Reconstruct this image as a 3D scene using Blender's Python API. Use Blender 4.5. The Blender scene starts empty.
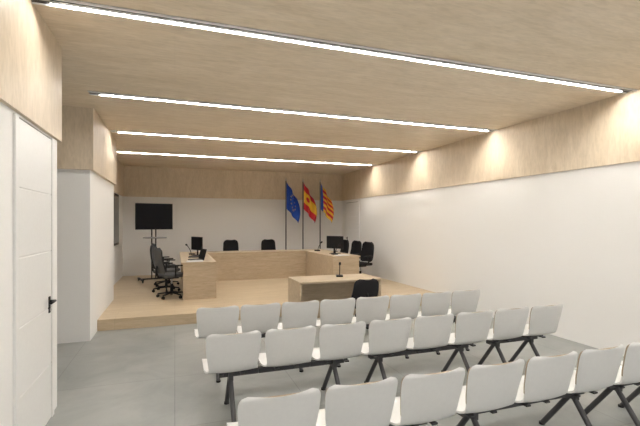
import bpy, bmesh, math, random
from mathutils import Vector, Matrix
random.seed(3)
S = bpy.context.scene
S.view_settings.view_transform = 'Standard'
S.view_settings.exposure = 0.98
COL = S.collection

# ---------------------------------------------------------------- materials
def mat(name, col, rough=0.5, metal=0.0, spec=0.5, bump=0, bscale=40):
    m = bpy.data.materials.new(name); m.use_nodes = True
    nt = m.node_tree; b = nt.nodes['Principled BSDF']
    b.inputs['Roughness'].default_value = rough
    b.inputs['Metallic'].default_value = metal
    b.inputs['Specular IOR Level'].default_value = spec
    tc = nt.nodes.new('ShaderNodeTexCoord')
    n = nt.nodes.new('ShaderNodeTexNoise'); n.inputs['Scale'].default_value = bscale
    nt.links.new(tc.outputs['Object'], n.inputs['Vector'])
    r = nt.nodes.new('ShaderNodeValToRGB')
    r.color_ramp.elements[0].color = (*[c*0.96 for c in col], 1)
    r.color_ramp.elements[1].color = (*[min(1, c*1.03) for c in col], 1)
    nt.links.new(n.outputs['Fac'], r.inputs['Fac'])
    nt.links.new(r.outputs['Color'], b.inputs['Base Color'])
    if bump:
        bp = nt.nodes.new('ShaderNodeBump'); bp.inputs['Strength'].default_value = bump
        nt.links.new(n.outputs['Fac'], bp.inputs['Height']); nt.links.new(bp.outputs['Normal'], b.inputs['Normal'])
    return m

def wood(name, c1, c2, scale=(1, 8, 8), rough=0.5, sheet=None, line=0.9, fine=0.10):
    m = bpy.data.materials.new(name); m.use_nodes = True
    nt = m.node_tree; b = nt.nodes['Principled BSDF']; L = nt.links.new
    b.inputs['Roughness'].default_value = rough
    b.inputs['Specular IOR Level'].default_value = 0.3
    tc = nt.nodes.new('ShaderNodeTexCoord'); mp = nt.nodes.new('ShaderNodeMapping')
    mp.inputs['Scale'].default_value = scale
    L(tc.outputs['Object'], mp.inputs['Vector'])
    n = nt.nodes.new('ShaderNodeTexNoise'); n.inputs['Scale'].default_value = 1.6
    n.inputs['Detail'].default_value = 8; n.inputs['Roughness'].default_value = 0.6
    n.inputs['Distortion'].default_value = 1.0
    L(mp.outputs['Vector'], n.inputs['Vector'])
    r = nt.nodes.new('ShaderNodeValToRGB')
    r.color_ramp.elements[0].position = 0.3; r.color_ramp.elements[1].position = 0.7
    r.color_ramp.elements[0].color = (*c1, 1); r.color_ramp.elements[1].color = (*c2, 1)
    L(n.outputs['Fac'], r.inputs['Fac'])
    mp2 = nt.nodes.new('ShaderNodeMapping'); mp2.inputs['Scale'].default_value = [2.5*s for s in scale]
    L(tc.outputs['Object'], mp2.inputs['Vector'])
    n2 = nt.nodes.new('ShaderNodeTexNoise'); n2.inputs['Scale'].default_value = 4.5; n2.inputs['Detail'].default_value = 4
    n2.inputs['Distortion'].default_value = 0.5
    L(mp2.outputs['Vector'], n2.inputs['Vector'])
    r2 = nt.nodes.new('ShaderNodeValToRGB')
    r2.color_ramp.elements[0].position = 0.35; r2.color_ramp.elements[1].position = 0.6
    r2.color_ramp.elements[0].color = (1-fine, 1-fine*1.05, 1-fine*1.15, 1); r2.color_ramp.elements[1].color = (1, 1, 1, 1)
    L(n2.outputs['Fac'], r2.inputs['Fac'])
    m2 = nt.nodes.new('ShaderNodeMixRGB'); m2.blend_type = 'MULTIPLY'; m2.inputs[0].default_value = 1
    L(r.outputs['Color'], m2.inputs[1]); L(r2.outputs['Color'], m2.inputs[2])
    out = m2.outputs[0]
    if sheet:
        br = nt.nodes.new('ShaderNodeTexBrick'); br.offset = 0.5
        br.inputs['Scale'].default_value = 1.0
        br.inputs['Brick Width'].default_value = sheet[0]; br.inputs['Row Height'].default_value = sheet[1]
        br.inputs['Mortar Size'].default_value = 0.003
        br.inputs['Color1'].default_value = (1, 1, 1, 1); br.inputs['Color2'].default_value = (0.97, 0.97, 0.96, 1)
        br.inputs['Mortar'].default_value = (line, line, line, 1)
        L(tc.outputs['Object'], br.inputs['Vector'])
        mx = nt.nodes.new('ShaderNodeMixRGB'); mx.blend_type = 'MULTIPLY'; mx.inputs[0].default_value = 1
        L(out, mx.inputs[1]); L(br.outputs['Color'], mx.inputs[2]); out = mx.outputs[0]
    L(out, b.inputs['Base Color'])
    return m

def emis(name, col, s):
    m = bpy.data.materials.new(name); m.use_nodes = True
    b = m.node_tree.nodes['Principled BSDF']
    b.inputs['Base Color'].default_value = (*col, 1)
    b.inputs['Emission Color'].default_value = (*col, 1)
    b.inputs['Emission Strength'].default_value = s
    return m

M_ceil = wood('ceiling_plywood', (0.75, 0.63, 0.475), (0.87, 0.755, 0.61), (0.8, 3.6, 3.6), 0.5, (2.5, 1.25), 0.95)
M_band = wood('wall_plywood', (0.68, 0.565, 0.42), (0.78, 0.665, 0.52), (3.6, 3.6, 0.8), 0.5)
M_stage = wood('stage_oak', (0.55, 0.43, 0.285), (0.68, 0.56, 0.40), (0.7, 9, 9), 0.35, (1.8, 0.2), 0.8)
M_desk = wood('desk_oak', (0.49, 0.39, 0.27), (0.61, 0.50, 0.365), (1.0, 7, 7), 0.42)
M_edge = mat('shell_edge_beige', (0.36, 0.29, 0.21), 0.5)
M_wall = mat('white_plaster', (0.88, 0.873, 0.857), 0.8, bump=0.02, bscale=120)
M_door = mat('door_white', (0.85, 0.85, 0.84), 0.45)
M_gap = mat('door_shadow_gap', (0.25, 0.25, 0.24), 0.8)
M_shell = mat('white_plastic', (0.72, 0.72, 0.71), 0.4)
M_steel = mat('dark_grey_steel', (0.075, 0.075, 0.08), 0.45, 0.3)
M_black = mat('black_plastic', (0.01, 0.01, 0.012), 0.5, spec=0.3)
M_fabric = mat('black_mesh_fabric', (0.012, 0.012, 0.014), 0.8, spec=0.3, bump=0.2, bscale=200)
M_grey = mat('grey_mesh_fabric', (0.075, 0.077, 0.08), 0.75, bump=0.2, bscale=200)
M_screen = mat('screen_glass', (0.006, 0.006, 0.008), 0.5, spec=0.15)
M_glass = mat('dark_window_glass', (0.03, 0.035, 0.04), 0.2)
M_alu = mat('white_aluminium', (0.85, 0.85, 0.85), 0.4)
M_slot = mat('slot_dark', (0.03, 0.029, 0.028), 0.7)
M_led = emis('led_diffuser', (1.0, 0.965, 0.915), 108)
M_paper = mat('paper', (0.8, 0.8, 0.8), 0.7)
M_tray = mat('grey_tray', (0.3, 0.3, 0.3), 0.5)
M_chrome = mat('brushed_metal', (0.45, 0.45, 0.45), 0.3, 1.0)
M_blue = mat('flag_blue', (0.012, 0.07, 0.40), 0.7)
M_red = mat('flag_red', (0.52, 0.02, 0.03), 0.7)
M_yel = mat('flag_yellow', (0.82, 0.52, 0.05), 0.7)

def floor_mat():
    m = bpy.data.materials.new('grey_porcelain_tile'); m.use_nodes = True
    nt = m.node_tree; b = nt.nodes['Principled BSDF']; L = nt.links.new
    b.inputs['Specular IOR Level'].default_value = 0.45
    tc = nt.nodes.new('ShaderNodeTexCoord')
    n = nt.nodes.new('ShaderNodeTexNoise'); n.inputs['Scale'].default_value = 1.3; n.inputs['Detail'].default_value = 10
    n.inputs['Roughness'].default_value = 0.65; n.inputs['Distortion'].default_value = 0.8
    L(tc.outputs['Object'], n.inputs['Vector'])
    r = nt.nodes.new('ShaderNodeValToRGB')
    r.color_ramp.elements[0].position = 0.33; r.color_ramp.elements[1].position = 0.67
    r.color_ramp.elements[0].color = (0.275, 0.29, 0.28, 1); r.color_ramp.elements[1].color = (0.38, 0.39, 0.375, 1)
    L(n.outputs['Fac'], r.inputs['Fac'])
    br = nt.nodes.new('ShaderNodeTexBrick'); br.offset = 0.0
    br.inputs['Scale'].default_value = 1
    br.inputs['Brick Width'].default_value = 1.2; br.inputs['Row Height'].default_value = 1.2
    br.inputs['Mortar Size'].default_value = 0.004
    br.inputs['Color1'].default_value = (1, 1, 1, 1); br.inputs['Color2'].default_value = (0.95, 0.95, 0.95, 1)
    br.inputs['Mortar'].default_value = (0.7, 0.7, 0.7, 1)
    L(tc.outputs['Object'], br.inputs['Vector'])
    mx = nt.nodes.new('ShaderNodeMixRGB'); mx.blend_type = 'MULTIPLY'; mx.inputs[0].default_value = 1
    L(r.outputs['Color'], mx.inputs[1]); L(br.outputs['Color'], mx.inputs[2])
    L(mx.outputs[0], b.inputs['Base Color'])
    b.inputs['Roughness'].default_value = 0.36
    return m
M_floor = floor_mat()

# ---------------------------------------------------------------- mesh builder
class B:
    def __init__(s, name):
        s.name = name; s.bm = bmesh.new(); s.mats = []
    def mi(s, m):
        if m not in s.mats: s.mats.append(m)
        return s.mats.index(m)
    def _fin(s, faces, m, smooth=False):
        i = s.mi(m)
        for f in faces:
            f.material_index = i; f.smooth = smooth
    def box(s, lo, hi, m, bevel=0, rot=None, seg=2):
        c = [(a+b)/2 for a, b in zip(lo, hi)]; d = [b-a for a, b in zip(lo, hi)]
        r = bmesh.ops.create_cube(s.bm, size=1)
        vs = r['verts']
        bmesh.ops.scale(s.bm, vec=d, verts=vs)
        fs = set(f for v in vs for f in v.link_faces)
        if bevel:
            es = list(set(e for v in vs for e in v.link_edges))
            rr = bmesh.ops.bevel(s.bm, geom=es, offset=bevel, segments=seg, affect='EDGES', profile=0.5)
            vs = list(set(v for f in rr['faces'] for v in f.verts) | set(v for v in vs if v.is_valid))
            fs = set(f for v in vs for f in v.link_faces)
        if rot: bmesh.ops.rotate(s.bm, cent=(0, 0, 0), matrix=rot, verts=vs)
        bmesh.ops.translate(s.bm, vec=c, verts=vs)
        s._fin(fs, m)
    def cyl(s, p1, p2, r, m, r2=None, seg=14):
        p1 = Vector(p1); p2 = Vector(p2); d = p2-p1
        q = d.to_track_quat('Z', 'Y').to_matrix().to_4x4()
        rr = bmesh.ops.create_cone(s.bm, cap_ends=True, segments=seg, radius1=r, radius2=r if r2 is None else r2,
                                   depth=d.length, matrix=Matrix.Translation((p1+p2)/2) @ q)
        fs = set(f for v in rr['verts'] for f in v.link_faces)
        s._fin(fs, m)
        for f in fs:
            if len(f.verts) == 4: f.smooth = True
    def sph(s, c, r, m, sc=(1, 1, 1)):
        rr = bmesh.ops.create_uvsphere(s.bm, u_segments=12, v_segments=8, radius=r)
        bmesh.ops.scale(s.bm, vec=sc, verts=rr['verts'])
        bmesh.ops.translate(s.bm, vec=c, verts=rr['verts'])
        s._fin(set(f for v in rr['verts'] for f in v.link_faces), m, True)
    def tube(s, pts, r, m, seg=10):
        for a, b in zip(pts[:-1], pts[1:]): s.cyl(a, b, r, m, seg=seg)
        for p in pts[1:-1]: s.sph(p, r, m)
    def sheet(s, fn, nu, nv, m, th, rim=None, facemat=None, rim_from=0.0):
        P = [[Vector(fn(i/nu, j/nv)) for j in range(nv+1)] for i in range(nu+1)]
        def nrm(i, j):
            a = P[min(i+1, nu)][j]-P[max(i-1, 0)][j]; b = P[i][min(j+1, nv)]-P[i][max(j-1, 0)]
            n = a.cross(b); return n.normalized() if n.length > 1e-9 else Vector((0, 0, 1))
        A = [[s.bm.verts.new(P[i][j]+nrm(i, j)*th/2) for j in range(nv+1)] for i in range(nu+1)]
        C = [[s.bm.verts.new(P[i][j]-nrm(i, j)*th/2) for j in range(nv+1)] for i in range(nu+1)]
        k = s.mi(m)
        for i in range(nu):
            for j in range(nv):
                f1 = s.bm.faces.new((A[i][j], A[i+1][j], A[i+1][j+1], A[i][j+1]))
                f2 = s.bm.faces.new((C[i][j], C[i][j+1], C[i+1][j+1], C[i+1][j]))
                kk = k if not facemat else s.mi(facemat((i+.5)/nu, (j+.5)/nv))
                for f in (f1, f2): f.material_index = kk; f.smooth = True
        kr = s.mi(rim or m)
        rims = []
        def rimf(a, b, c, d, u):
            f = s.bm.faces.new((a, b, c, d)); f.material_index = kr if u >= rim_from else k; f.smooth = False; rims.append(f)
        for i in range(nu):
            rimf(A[i+1][0], A[i][0], C[i][0], C[i+1][0], i/nu); rimf(A[i][nv], A[i+1][nv], C[i+1][nv], C[i][nv], i/nu)
        for j in range(nv):
            rimf(A[0][j], A[0][j+1], C[0][j+1], C[0][j], 0); rimf(A[nu][j+1], A[nu][j], C[nu][j], C[nu][j+1], 1)
        rs = set(rims)
        for f in rims:
            for e in f.edges:
                if any(g not in rs for g in e.link_faces): e.smooth = False
    def mesh(s):
        bmesh.ops.recalc_face_normals(s.bm, faces=s.bm.faces[:])
        me = bpy.data.meshes.new(s.name); s.bm.to_mesh(me); s.bm.free()
        for m in s.mats: me.materials.append(m)
        return me
    def obj(s, loc=(0, 0, 0), rz=0):
        return place(s.mesh(), s.name, loc, rz)

def place(me, name, loc=(0, 0, 0), rz=0):
    o = bpy.data.objects.new(name, me); o.location = loc; o.rotation_euler = (0, 0, rz)
    COL.objects.link(o); return o

def simple(name, boxes):
    b = B(name)
    for x in boxes: b.box(*x)
    return b.obj()

# ---------------------------------------------------------------- room
ZC, ZW = 3.345, 2.462
XR, YB = 5.37, 12.94
Y0 = -1.6
simple('floor', [((-2.9, Y0, -0.1), (XR+0.2, YB+0.2, 0), M_floor)])
simple('ceiling', [((-2.9, Y0, ZC), (XR+0.2, YB+0.2, ZC+0.12), M_ceil)])
simple('wall_right', [((XR+0.03, Y0, 0), (XR+0.2, YB+0.2, ZW), M_wall),
                      ((XR, Y0, ZW), (XR+0.2, YB, ZC), M_band)])
simple('wall_back', [((-1.6, YB+0.03, 0), (XR+0.03, YB+0.2, ZW), M_wall),
                     ((-1.6, YB, ZW), (XR, YB+0.2, ZC), M_band)])
simple('wall_left', [((-1.22, Y0, 0), (-1.03, 4.40, ZW), M_wall),
                     ((-1.22, Y0, ZW), (-1.0, 4.44, ZC), M_band)])
simple('wall_left_column', [((-2.9, 6.67, 0), (-1.15, 9.1, ZW), M_wall),
                            ((-2.9, 6.62, ZW), (-1.10, 9.1, ZC), M_band)])
simple('wall_left_recess', [((-2.9, Y0, 0), (-2.75, 6.67, ZC), M_wall)])
simple('wall_left_stage', [((-1.6, 9.1, 0), (-1.41, YB+0.03, ZW), M_wall),
                           ((-1.6, 9.1, ZW), (-1.38, YB, ZC), M_band)])
simple('stage_platform', [((-1.149, 7.24, 0), (XR+0.029, 9.101, 0.175), M_stage),
                          ((-1.409, 9.101, 0), (XR+0.029, YB+0.029, 0.175), M_stage)])
ST = 0.175
b = B('window_1')
xw = -1.41
b.box((xw, 10.0, 1.14), (xw+0.02, 11.95, 2.44), M_black)
b.box((xw+0.02, 10.06, 1.2), (xw+0.025, 10.94, 2.38), M_glass)
b.box((xw+0.02, 11.0, 1.2), (xw+0.025, 11.89, 2.38), M_glass)
b.obj()
def door(name, x, y0, y1, z0, z1, face, hy):
    b = B(name); s = face
    def bx(ax, bx_, *r, **k):
        lo, hi = sorted((x+s*ax, x+s*bx_)); b.box((lo, r[0], r[1]), (hi, r[2], r[3]), r[4], **k)
    bx(0.0005, 0.004, y0-0.012, z0, y1+0.012, z1+0.012, M_gap)
    zs = [z0+0.005, z0+(z1-z0)*0.2, z0+(z1-z0)*0.4, z0+(z1-z0)*0.6, z0+(z1-z0)*0.8, z1]
    for a, c in zip(zs[:-1], zs[1:]): bx(0.001, 0.014, y0, a+0.004, y1, c-0.004, M_door, bevel=0.003, seg=1)
    bx(0.001, 0.009, y0+0.002, z0+0.005, y1-0.002, z1-0.002, M_door)
    for ya, yb in ((y0-0.075, y0-0.012), (y1+0.012, y1+0.075)): bx(0.0005, 0.018, ya, z0, yb, z1+0.012, M_door)
    hz = z0+1.03
    bx(0.01, 0.022, hy-0.02, hz-0.1, hy+0.02, hz+0.04, M_black, bevel=0.003)
    b.cyl((x+s*0.015, hy, hz), (x+s*0.06, hy, hz), 0.011, M_black)
    sg = 1 if hy < (y0+y1)/2 else -1
    b.cyl((x+s*0.058, hy-0.008*sg, hz), (x+s*0.058, hy+0.12*sg, hz), 0.01, M_black)
    b.cyl((x+s*0.02, hy, hz-0.075), (x+s*0.028, hy, hz-0.075), 0.012, M_chrome)
    return b.obj()
door('door_1', -1.03, 3.37, 4.16, 0, 2.43, 1, 4.09)
door('door_2', XR+0.03, 11.65, 12.6, ST, 2.36, -1, 12.5)

# ceiling light channels
for y in (-1.07, 1.23, 3.53, 5.84, 8.15, 10.45):
    b = B('linear_ceiling_light')
    x0, x1 = -1.0, XR
    if y > 5: x0 = -1.08 if y < 10 else -1.36
    if y > 5 and y < 6: x0 = -1.02
    z = ZC
    b.box((x0, y-0.075, z-0.004), (x1, y+0.06, z), M_slot)
    for a, c, m, dz in ((-0.075, -0.063, M_alu, 0.014), (-0.043, -0.036, M_alu, 0.007), (-0.013, -0.006, M_alu, 0.007), (0.030, 0.044, M_led, 0.006), (0.05, 0.06, M_alu, 0.014)):
        xe = x1-0.12 if m is M_led else x1
        b.box((x0+(0.12 if m is M_led else 0), y+a, z-dz), (xe, y+c, z), m)
    b.cyl((XR-0.28, y-0.03, z-0.004), (XR-0.28, y-0.03, z-0.03), 0.022, M_alu)
    b.obj()
    ld = bpy.data.lights.new('wall_spot', 'SPOT'); ld.energy = 6; ld.spot_size = math.radians(150); ld.spot_blend = 1.0
    ld.color = (1, 0.9, 0.74); ld.shadow_soft_size = 0.05
    lo = bpy.data.objects.new('wall_spot', ld); COL.objects.link(lo)
    lo.location = (XR-0.34, y-0.03, z-0.15); lo.rotation_euler = (0, math.radians(-12), 0)

# ---------------------------------------------------------------- auditorium chairs
prof = [(0.235, 0.425), (0.215, 0.445), (0.15, 0.452), (0.05, 0.446), (-0.06, 0.440), (-0.14, 0.446), (-0.19, 0.47),
        (-0.215, 0.51), (-0.235, 0.57), (-0.255, 0.65), (-0.272, 0.73), (-0.29, 0.80)]
def catm(P, t):
    n = len(P)-1; x = t*n; i = min(int(x), n-1); f = x-i
    g = lambda k: Vector(P[max(0, min(n, k))])
    a, b_, c, d = g(i-1), g(i), g(i+1), g(i+2)
    return 0.5*((2*b_)+(-a+c)*f+(2*a-5*b_+4*c-d)*f*f+(-a+3*b_-3*c+d)*f**3)
def sm(x): x = max(0, min(1, x)); return x*x*(3-2*x)
def shell_fn(u, v):
    p = catm(prof, u)
    if u < 0.57: hw = 0.228-0.030*sm((u-0.34)/0.23)
    else: hw = 0.198+0.026*sm((u-0.57)/0.36)
    r = 0.06
    for d in (1-u, u):
        if d < r: hw -= 0.05*(1-math.sqrt(max(0, 1-(1-d/r)**2)))
    t = v*2-1
    x = hw*t
    y, z = p
    back = max(0, min(1, (u-0.45)/0.3))
    y += back*0.035*(t*t)
    z += (1-back)*0.012*(t*t)
    return (x, y, z)
PITCH = 0.48
def chair_mesh(legs, left, right):
    b = B('auditorium_chair')
    def fn(u, v):
        uu = 0.5-0.5*math.cos(math.pi*u)
        return shell_fn(0.5*u+0.5*uu, v)
    b.sheet(fn, 36, 14, M_shell, 0.014, rim=M_edge, rim_from=0.62)
    xl = -PITCH/2 if left else -0.1
    xr = PITCH/2 if right else 0.1
    b.box((xl, -0.03, 0.36), (xr, 0.03, 0.40), M_steel)
    for x in (-0.09, 0.09):
        b.box((x-0.02, -0.13, 0.40), (x+0.02, 0.13, 0.412), M_steel)
        b.box((x-0.015, -0.1, 0.41), (x+0.015, 0.1, 0.434), M_steel)
    if legs:
        b.cyl((0, 0.0, 0.37), (0, 0.27, 0.012), 0.021, M_steel)
        b.cyl((0, 0.0, 0.37), (0, -0.27, 0.012), 0.021, M_steel)
        for sy in (-1, 1): b.cyl((0, sy*0.275, 0), (0, sy*0.275, 0.018), 0.024, M_black)
        b.box((-0.02, -0.05, 0.33), (0.02, 0.05, 0.40), M_steel)
    return b.mesh()
cache = {}
modules = [(0, 1, 2), (3, 4, 5), (6, 7)]
info = {}
for mo in modules:
    for k in mo:
        info[k] = (k in (mo[0], mo[-1]), k != mo[0], k != mo[-1])
for (yb, x0, pitch) in ((4.50, 0.44, 0.463), (3.39, 0.46, 0.485), (2.10, 0.53, 0.48)):
    for k in range(8):
        key = info[k]
        if key not in cache: cache[key] = chair_mesh(*key)
        place(cache[key], 'auditorium_chair', (x0+k*pitch, yb+0.27, 0))

# ---------------------------------------------------------------- office chairs
def office_mesh(fab, high=1.0, arms=True):
    b = B('office_chair')
    for k in range(5):
        a = k*2*math.pi/5+0.3
        p = Vector((math.cos(a)*0.28, math.sin(a)*0.28, 0.075))
        b.cyl((0, 0, 0.105), p, 0.022, M_black, r2=0.014)
        t = Vector((-math.sin(a), math.cos(a), 0))
        for sg in (-1, 1):
            c = Vector((p.x, p.y, 0.03))+t*sg*0.012
            b.cyl(c-t*0.009, c+t*0.009, 0.03, M_black)
        b.cyl((p.x, p.y, 0.035), (p.x, p.y, 0.08), 0.01, M_black)
    b.cyl((0, 0, 0.08), (0, 0, 0.28), 0.03, M_black)
    b.cyl((0, 0, 0.26), (0, 0, 0.42), 0.017, M_chrome)
    b.box((-0.1, -0.12, 0.39), (0.1, 0.12, 0.43), M_black, bevel=0.01)
    b.box((-0.24, -0.22, 0.425), (0.24, 0.25, 0.495), fab, bevel=0.03, seg=3)
    b.tube([(0, -0.1, 0.41), (0, -0.27, 0.43), (0, -0.31, 0.52), (0, -0.29, 0.66)], 0.02, M_black)
    H = 0.50*high
    def fn(u, v):
        t = v*2-1
        hw = 0.235-0.03*u
        for d in (u, 1-u):
            if d < 0.2: hw -= 0.09*(1-math.sqrt(max(0, 1-(1-d/0.2)**2)))
        return (hw*t, -0.235-0.05*math.sin(u*math.pi*0.9)-0.07*u*u+0.05*t*t, 0.52+H*u)
    b.sheet(fn, 18, 12, fab, 0.03, rim=M_black)
    if arms:
        for sx in (-1, 1):
            b.tube([(sx*0.2, -0.02, 0.44), (sx*0.275, -0.02, 0.46), (sx*0.28, -0.02, 0.66)], 0.014, M_black)
            b.box((sx*0.28-0.03, -0.15, 0.66), (sx*0.28+0.03, 0.12, 0.685), M_black, bevel=0.009)
    return b.mesh()
OB = office_mesh(M_fabric); OG = office_mesh(M_grey)
place(OG, 'office_chair', (-0.06, 8.96, ST), math.radians(-70))
place(OG, 'office_chair', (-0.18, 9.80, ST), math.radians(-105))
place(OG, 'office_chair', (-0.20, 10.7, ST), math.radians(-80))
place(OB, 'office_chair', (1.55, 12.02, ST), math.radians(178))
place(OB, 'office_chair', (2.70, 12.02, ST), math.radians(183))
place(OB, 'office_chair', (4.55, 9.7, ST), math.radians(108))
place(OB, 'office_chair', (4.55, 10.45, ST), math.radians(104))
place(OB, 'office_chair', (4.50, 11.2, ST), math.radians(95))
VB = office_mesh(M_fabric, 0.66, False)
place(VB, 'office_chair', (2.68, 5.84, 0), math.radians(6))

# ---------------------------------------------------------------- desks
DH = 0.74
def desk(name, x0, y0, x1, y1, z0, open_side, h=DH):
    b = B(name); t = 0.035; zt = z0+h
    b.box((x0, y0, zt-t), (x1, y1, zt), M_desk, bevel=0.003, seg=1)
    z1 = zt-t
    if open_side != 'W': b.box((x0+0.004, y0+0.004, z0), (x0+0.034, y1-0.004, z1), M_desk)
    if open_side != 'E': b.box((x1-0.034, y0+0.004, z0), (x1-0.004, y1-0.004, z1), M_desk)
    if open_side != 'S': b.box((x0+0.034, y0+0.004, z0), (x1-0.034, y0+0.034, z1), M_desk)
    if open_side != 'N': b.box((x0+0.034, y1-0.034, z0), (x1-0.034, y1-0.004, z1), M_desk)
    return b.obj()
desk('council_desk', 0.12, 8.55, 0.80, 11.75, ST, 'W')
desk('council_desk', 0.802, 11.05, 3.498, 11.75, ST, 'N')
desk('council_desk', 3.50, 8.95, 4.20, 11.75, ST, 'E')
TZ = 0.74
b = B('speaker_table')
b.box((1.9, 6.35, TZ-0.035), (3.38, 7.08, TZ), M_desk, bevel=0.003, seg=1)
b.box((1.904, 6.354, 0), (1.94, 7.076, TZ-0.035), M_desk)
b.box((3.34, 6.354, 0), (3.376, 7.076, TZ-0.035), M_desk)
b.box((1.94, 6.80, 0.03), (3.34, 6.83, TZ-0.035), M_desk)
b.obj()

# ---------------------------------------------------------------- desk objects
DT = ST+DH
def mic_mesh():
    b = B('gooseneck_microphone')
    b.box((-0.06, -0.07, 0), (0.06, 0.07, 0.03), M_black, bevel=0.008)
    pts = [(0, 0.02+0.10*math.sin(t*1.2)*t, 0.03+0.20*t) for t in [i/6 for i in range(7)]]
    b.tube(pts, 0.008, M_black)
    e = Vector(pts[-1]); b.cyl(e, e+Vector((0, 0.035, 0.03)), 0.02, M_black)
    return b.mesh()
MM = mic_mesh()
for (x, y, z, r) in ((2.78, 6.80, TZ, 160), (3.78, 10.9, DT, -90), (0.4, 10.7, DT, 90),
                     (3.75, 9.5, DT, -90)):
    place(MM, 'gooseneck_microphone', (x, y, z), math.radians(r))
def laptop_mesh():
    b = B('laptop')
    b.box((-0.17, -0.12, 0), (0.17, 0.12, 0.018), M_black, bevel=0.004)
    b.box((-0.15, -0.05, 0.018), (0.15, 0.08, 0.020), M_steel)
    R = Matrix.Rotation(math.radians(-15), 3, 'X')
    b.box((-0.17, 0.14, 0.01), (0.17, 0.152, 0.235), M_black, bevel=0.003, rot=R)
    b.box((-0.158, 0.134, 0.022), (0.158, 0.139, 0.222), M_screen, rot=R)
    return b.mesh()
LM = laptop_mesh()
place(LM, 'laptop', (0.42, 9.05, DT), math.radians(-75))
place(LM, 'laptop', (0.42, 9.9, DT), math.radians(-95))
def monitor_mesh():
    b = B('computer_monitor')
    b.box((-0.12, -0.09, 0), (0.12, 0.09, 0.012), M_black, bevel=0.004)
    b.box((-0.025, 0.02, 0.012), (0.025, 0.035, 0.3), M_black)
    b.box((-0.26, -0.01, 0.13), (0.26, 0.02, 0.45), M_black, bevel=0.006)
    b.box((-0.245, -0.013, 0.145), (0.245, -0.009, 0.435), M_screen)
    return b.mesh()
MO = monitor_mesh()
place(MO, 'computer_monitor', (0.50, 10.35, DT), math.radians(-65))
place(MO, 'computer_monitor', (3.88, 9.8, DT), math.radians(122))
b = B('paper_stack')
b.box((-0.15, -0.1, 0), (0.15, 0.1, 0.012), M_paper); b.box((-0.14, -0.12, 0.012), (0.16, 0.09, 0.018), M_paper)
pm = b.mesh()
place(pm, 'paper_stack', (3.8, 9.15, DT), 0.3)
place(pm, 'paper_stack', (0.38, 8.72, DT), 0.1)

# ---------------------------------------------------------------- TV on stand
b = B('television_on_stand')
for sx in (-1, 1):
    b.box((sx*0.32-0.025, -0.32, 0.05), (sx*0.32+0.025, 0.32, 0.085), M_black, bevel=0.006)
    for sy in (-1, 1):
        b.cyl((sx*0.32-0.015, sy*0.28, 0.03), (sx*0.32+0.015, sy*0.28, 0.03), 0.03, M_black)
b.box((-0.32, -0.03, 0.05), (0.32, 0.03, 0.085), M_black)
for sx in (-1, 1): b.cyl((sx*0.05, 0, 0.07), (sx*0.05, 0, 1.75), 0.016, M_black)
b.box((-0.07, -0.02, 0.7), (0.07, 0.02, 0.74), M_black)
b.cyl((0, -0.14, 1.13), (0, -0.14, 1.16), 0.29, M_tray, seg=28)
b.box((-0.2, -0.04, 1.45), (0.2, -0.015, 1.9), M_black)
b.box((-0.46, -0.09, 1.355), (0.46, -0.04, 2.035), M_black, bevel=0.008)
b.box((-0.445, -0.093, 1.38), (0.445, -0.088, 2.02), M_screen)
b.obj((-0.52, 11.6, ST), math.radians(14))

# ---------------------------------------------------------------- flags
def flag(kind, x, y, name):
    b = B(name)
    b.cyl((0, 0, 0), (0, 0, 0.03), 0.16, M_steel, seg=24)
    b.cyl((0, 0, 0.03), (0, 0, 0.09), 0.05, M_steel, r2=0.02)
    b.cyl((0, 0, 0.03), (0, 0, 2.82), 0.018, M_steel)
    b.cyl((0, 0, 2.82), (0, 0, 2.93), 0.022, M_chrome, r2=0.004)
    def fn(a, c):
        w = 0.42
        fx = 0.018+w*a*(0.55+0.45*math.sin(math.pi*(0.15+0.6*c)))
        fy = 0.07*math.sin(a*11+c*1.5)*min(1, a*3)-0.02
        fz = 2.78-0.82*c-0.52*a**1.1*(1-0.15*c)
        return (fx, fy, fz)
    def fm(a, c):
        if kind == 'eu':
            for k in range(12):
                t = k*math.pi/6
                if (a-0.5-0.2*math.cos(t))**2*1.6+(c-0.5-0.28*math.sin(t))**2 < 0.0009: return M_yel
            return M_blue
        if kind == 'es':
            if 0.27 < c < 0.73:
                if (a-0.3)**2+(c-0.5)**2 < 0.010: return M_red
                return M_yel
            return M_red
        if a < 0.2: return M_blue
        return M_red if int(c*9) % 2 else M_yel
    b.sheet(fn, 44, 44, M_blue, 0.006, facemat=fm)
    return b.obj((x, y, ST))
flag('eu', 3.24, 12.3, 'european_flag')
flag('es', 3.79, 12.3, 'spanish_flag')
flag('va', 4.36, 12.3, 'valencian_flag')

# ---------------------------------------------------------------- light + camera
w = bpy.data.worlds.new('world'); S.world = w; w.use_nodes = True
bg = w.node_tree.nodes['Background']; bg.inputs[0].default_value = (1.0, 0.985, 0.96, 1); bg.inputs[1].default_value = 0.4

cd = bpy.data.cameras.new('camera'); cam = bpy.data.objects.new('camera', cd); COL.objects.link(cam)
cam.location = (0, 0, 1.7); cam.rotation_euler = (math.radians(90), 0, math.radians(-19.5))
cd.sensor_width = 36; cd.lens = 410/640*36; cd.shift_y = 10/640; cd.clip_start = 0.05
S.camera = cam
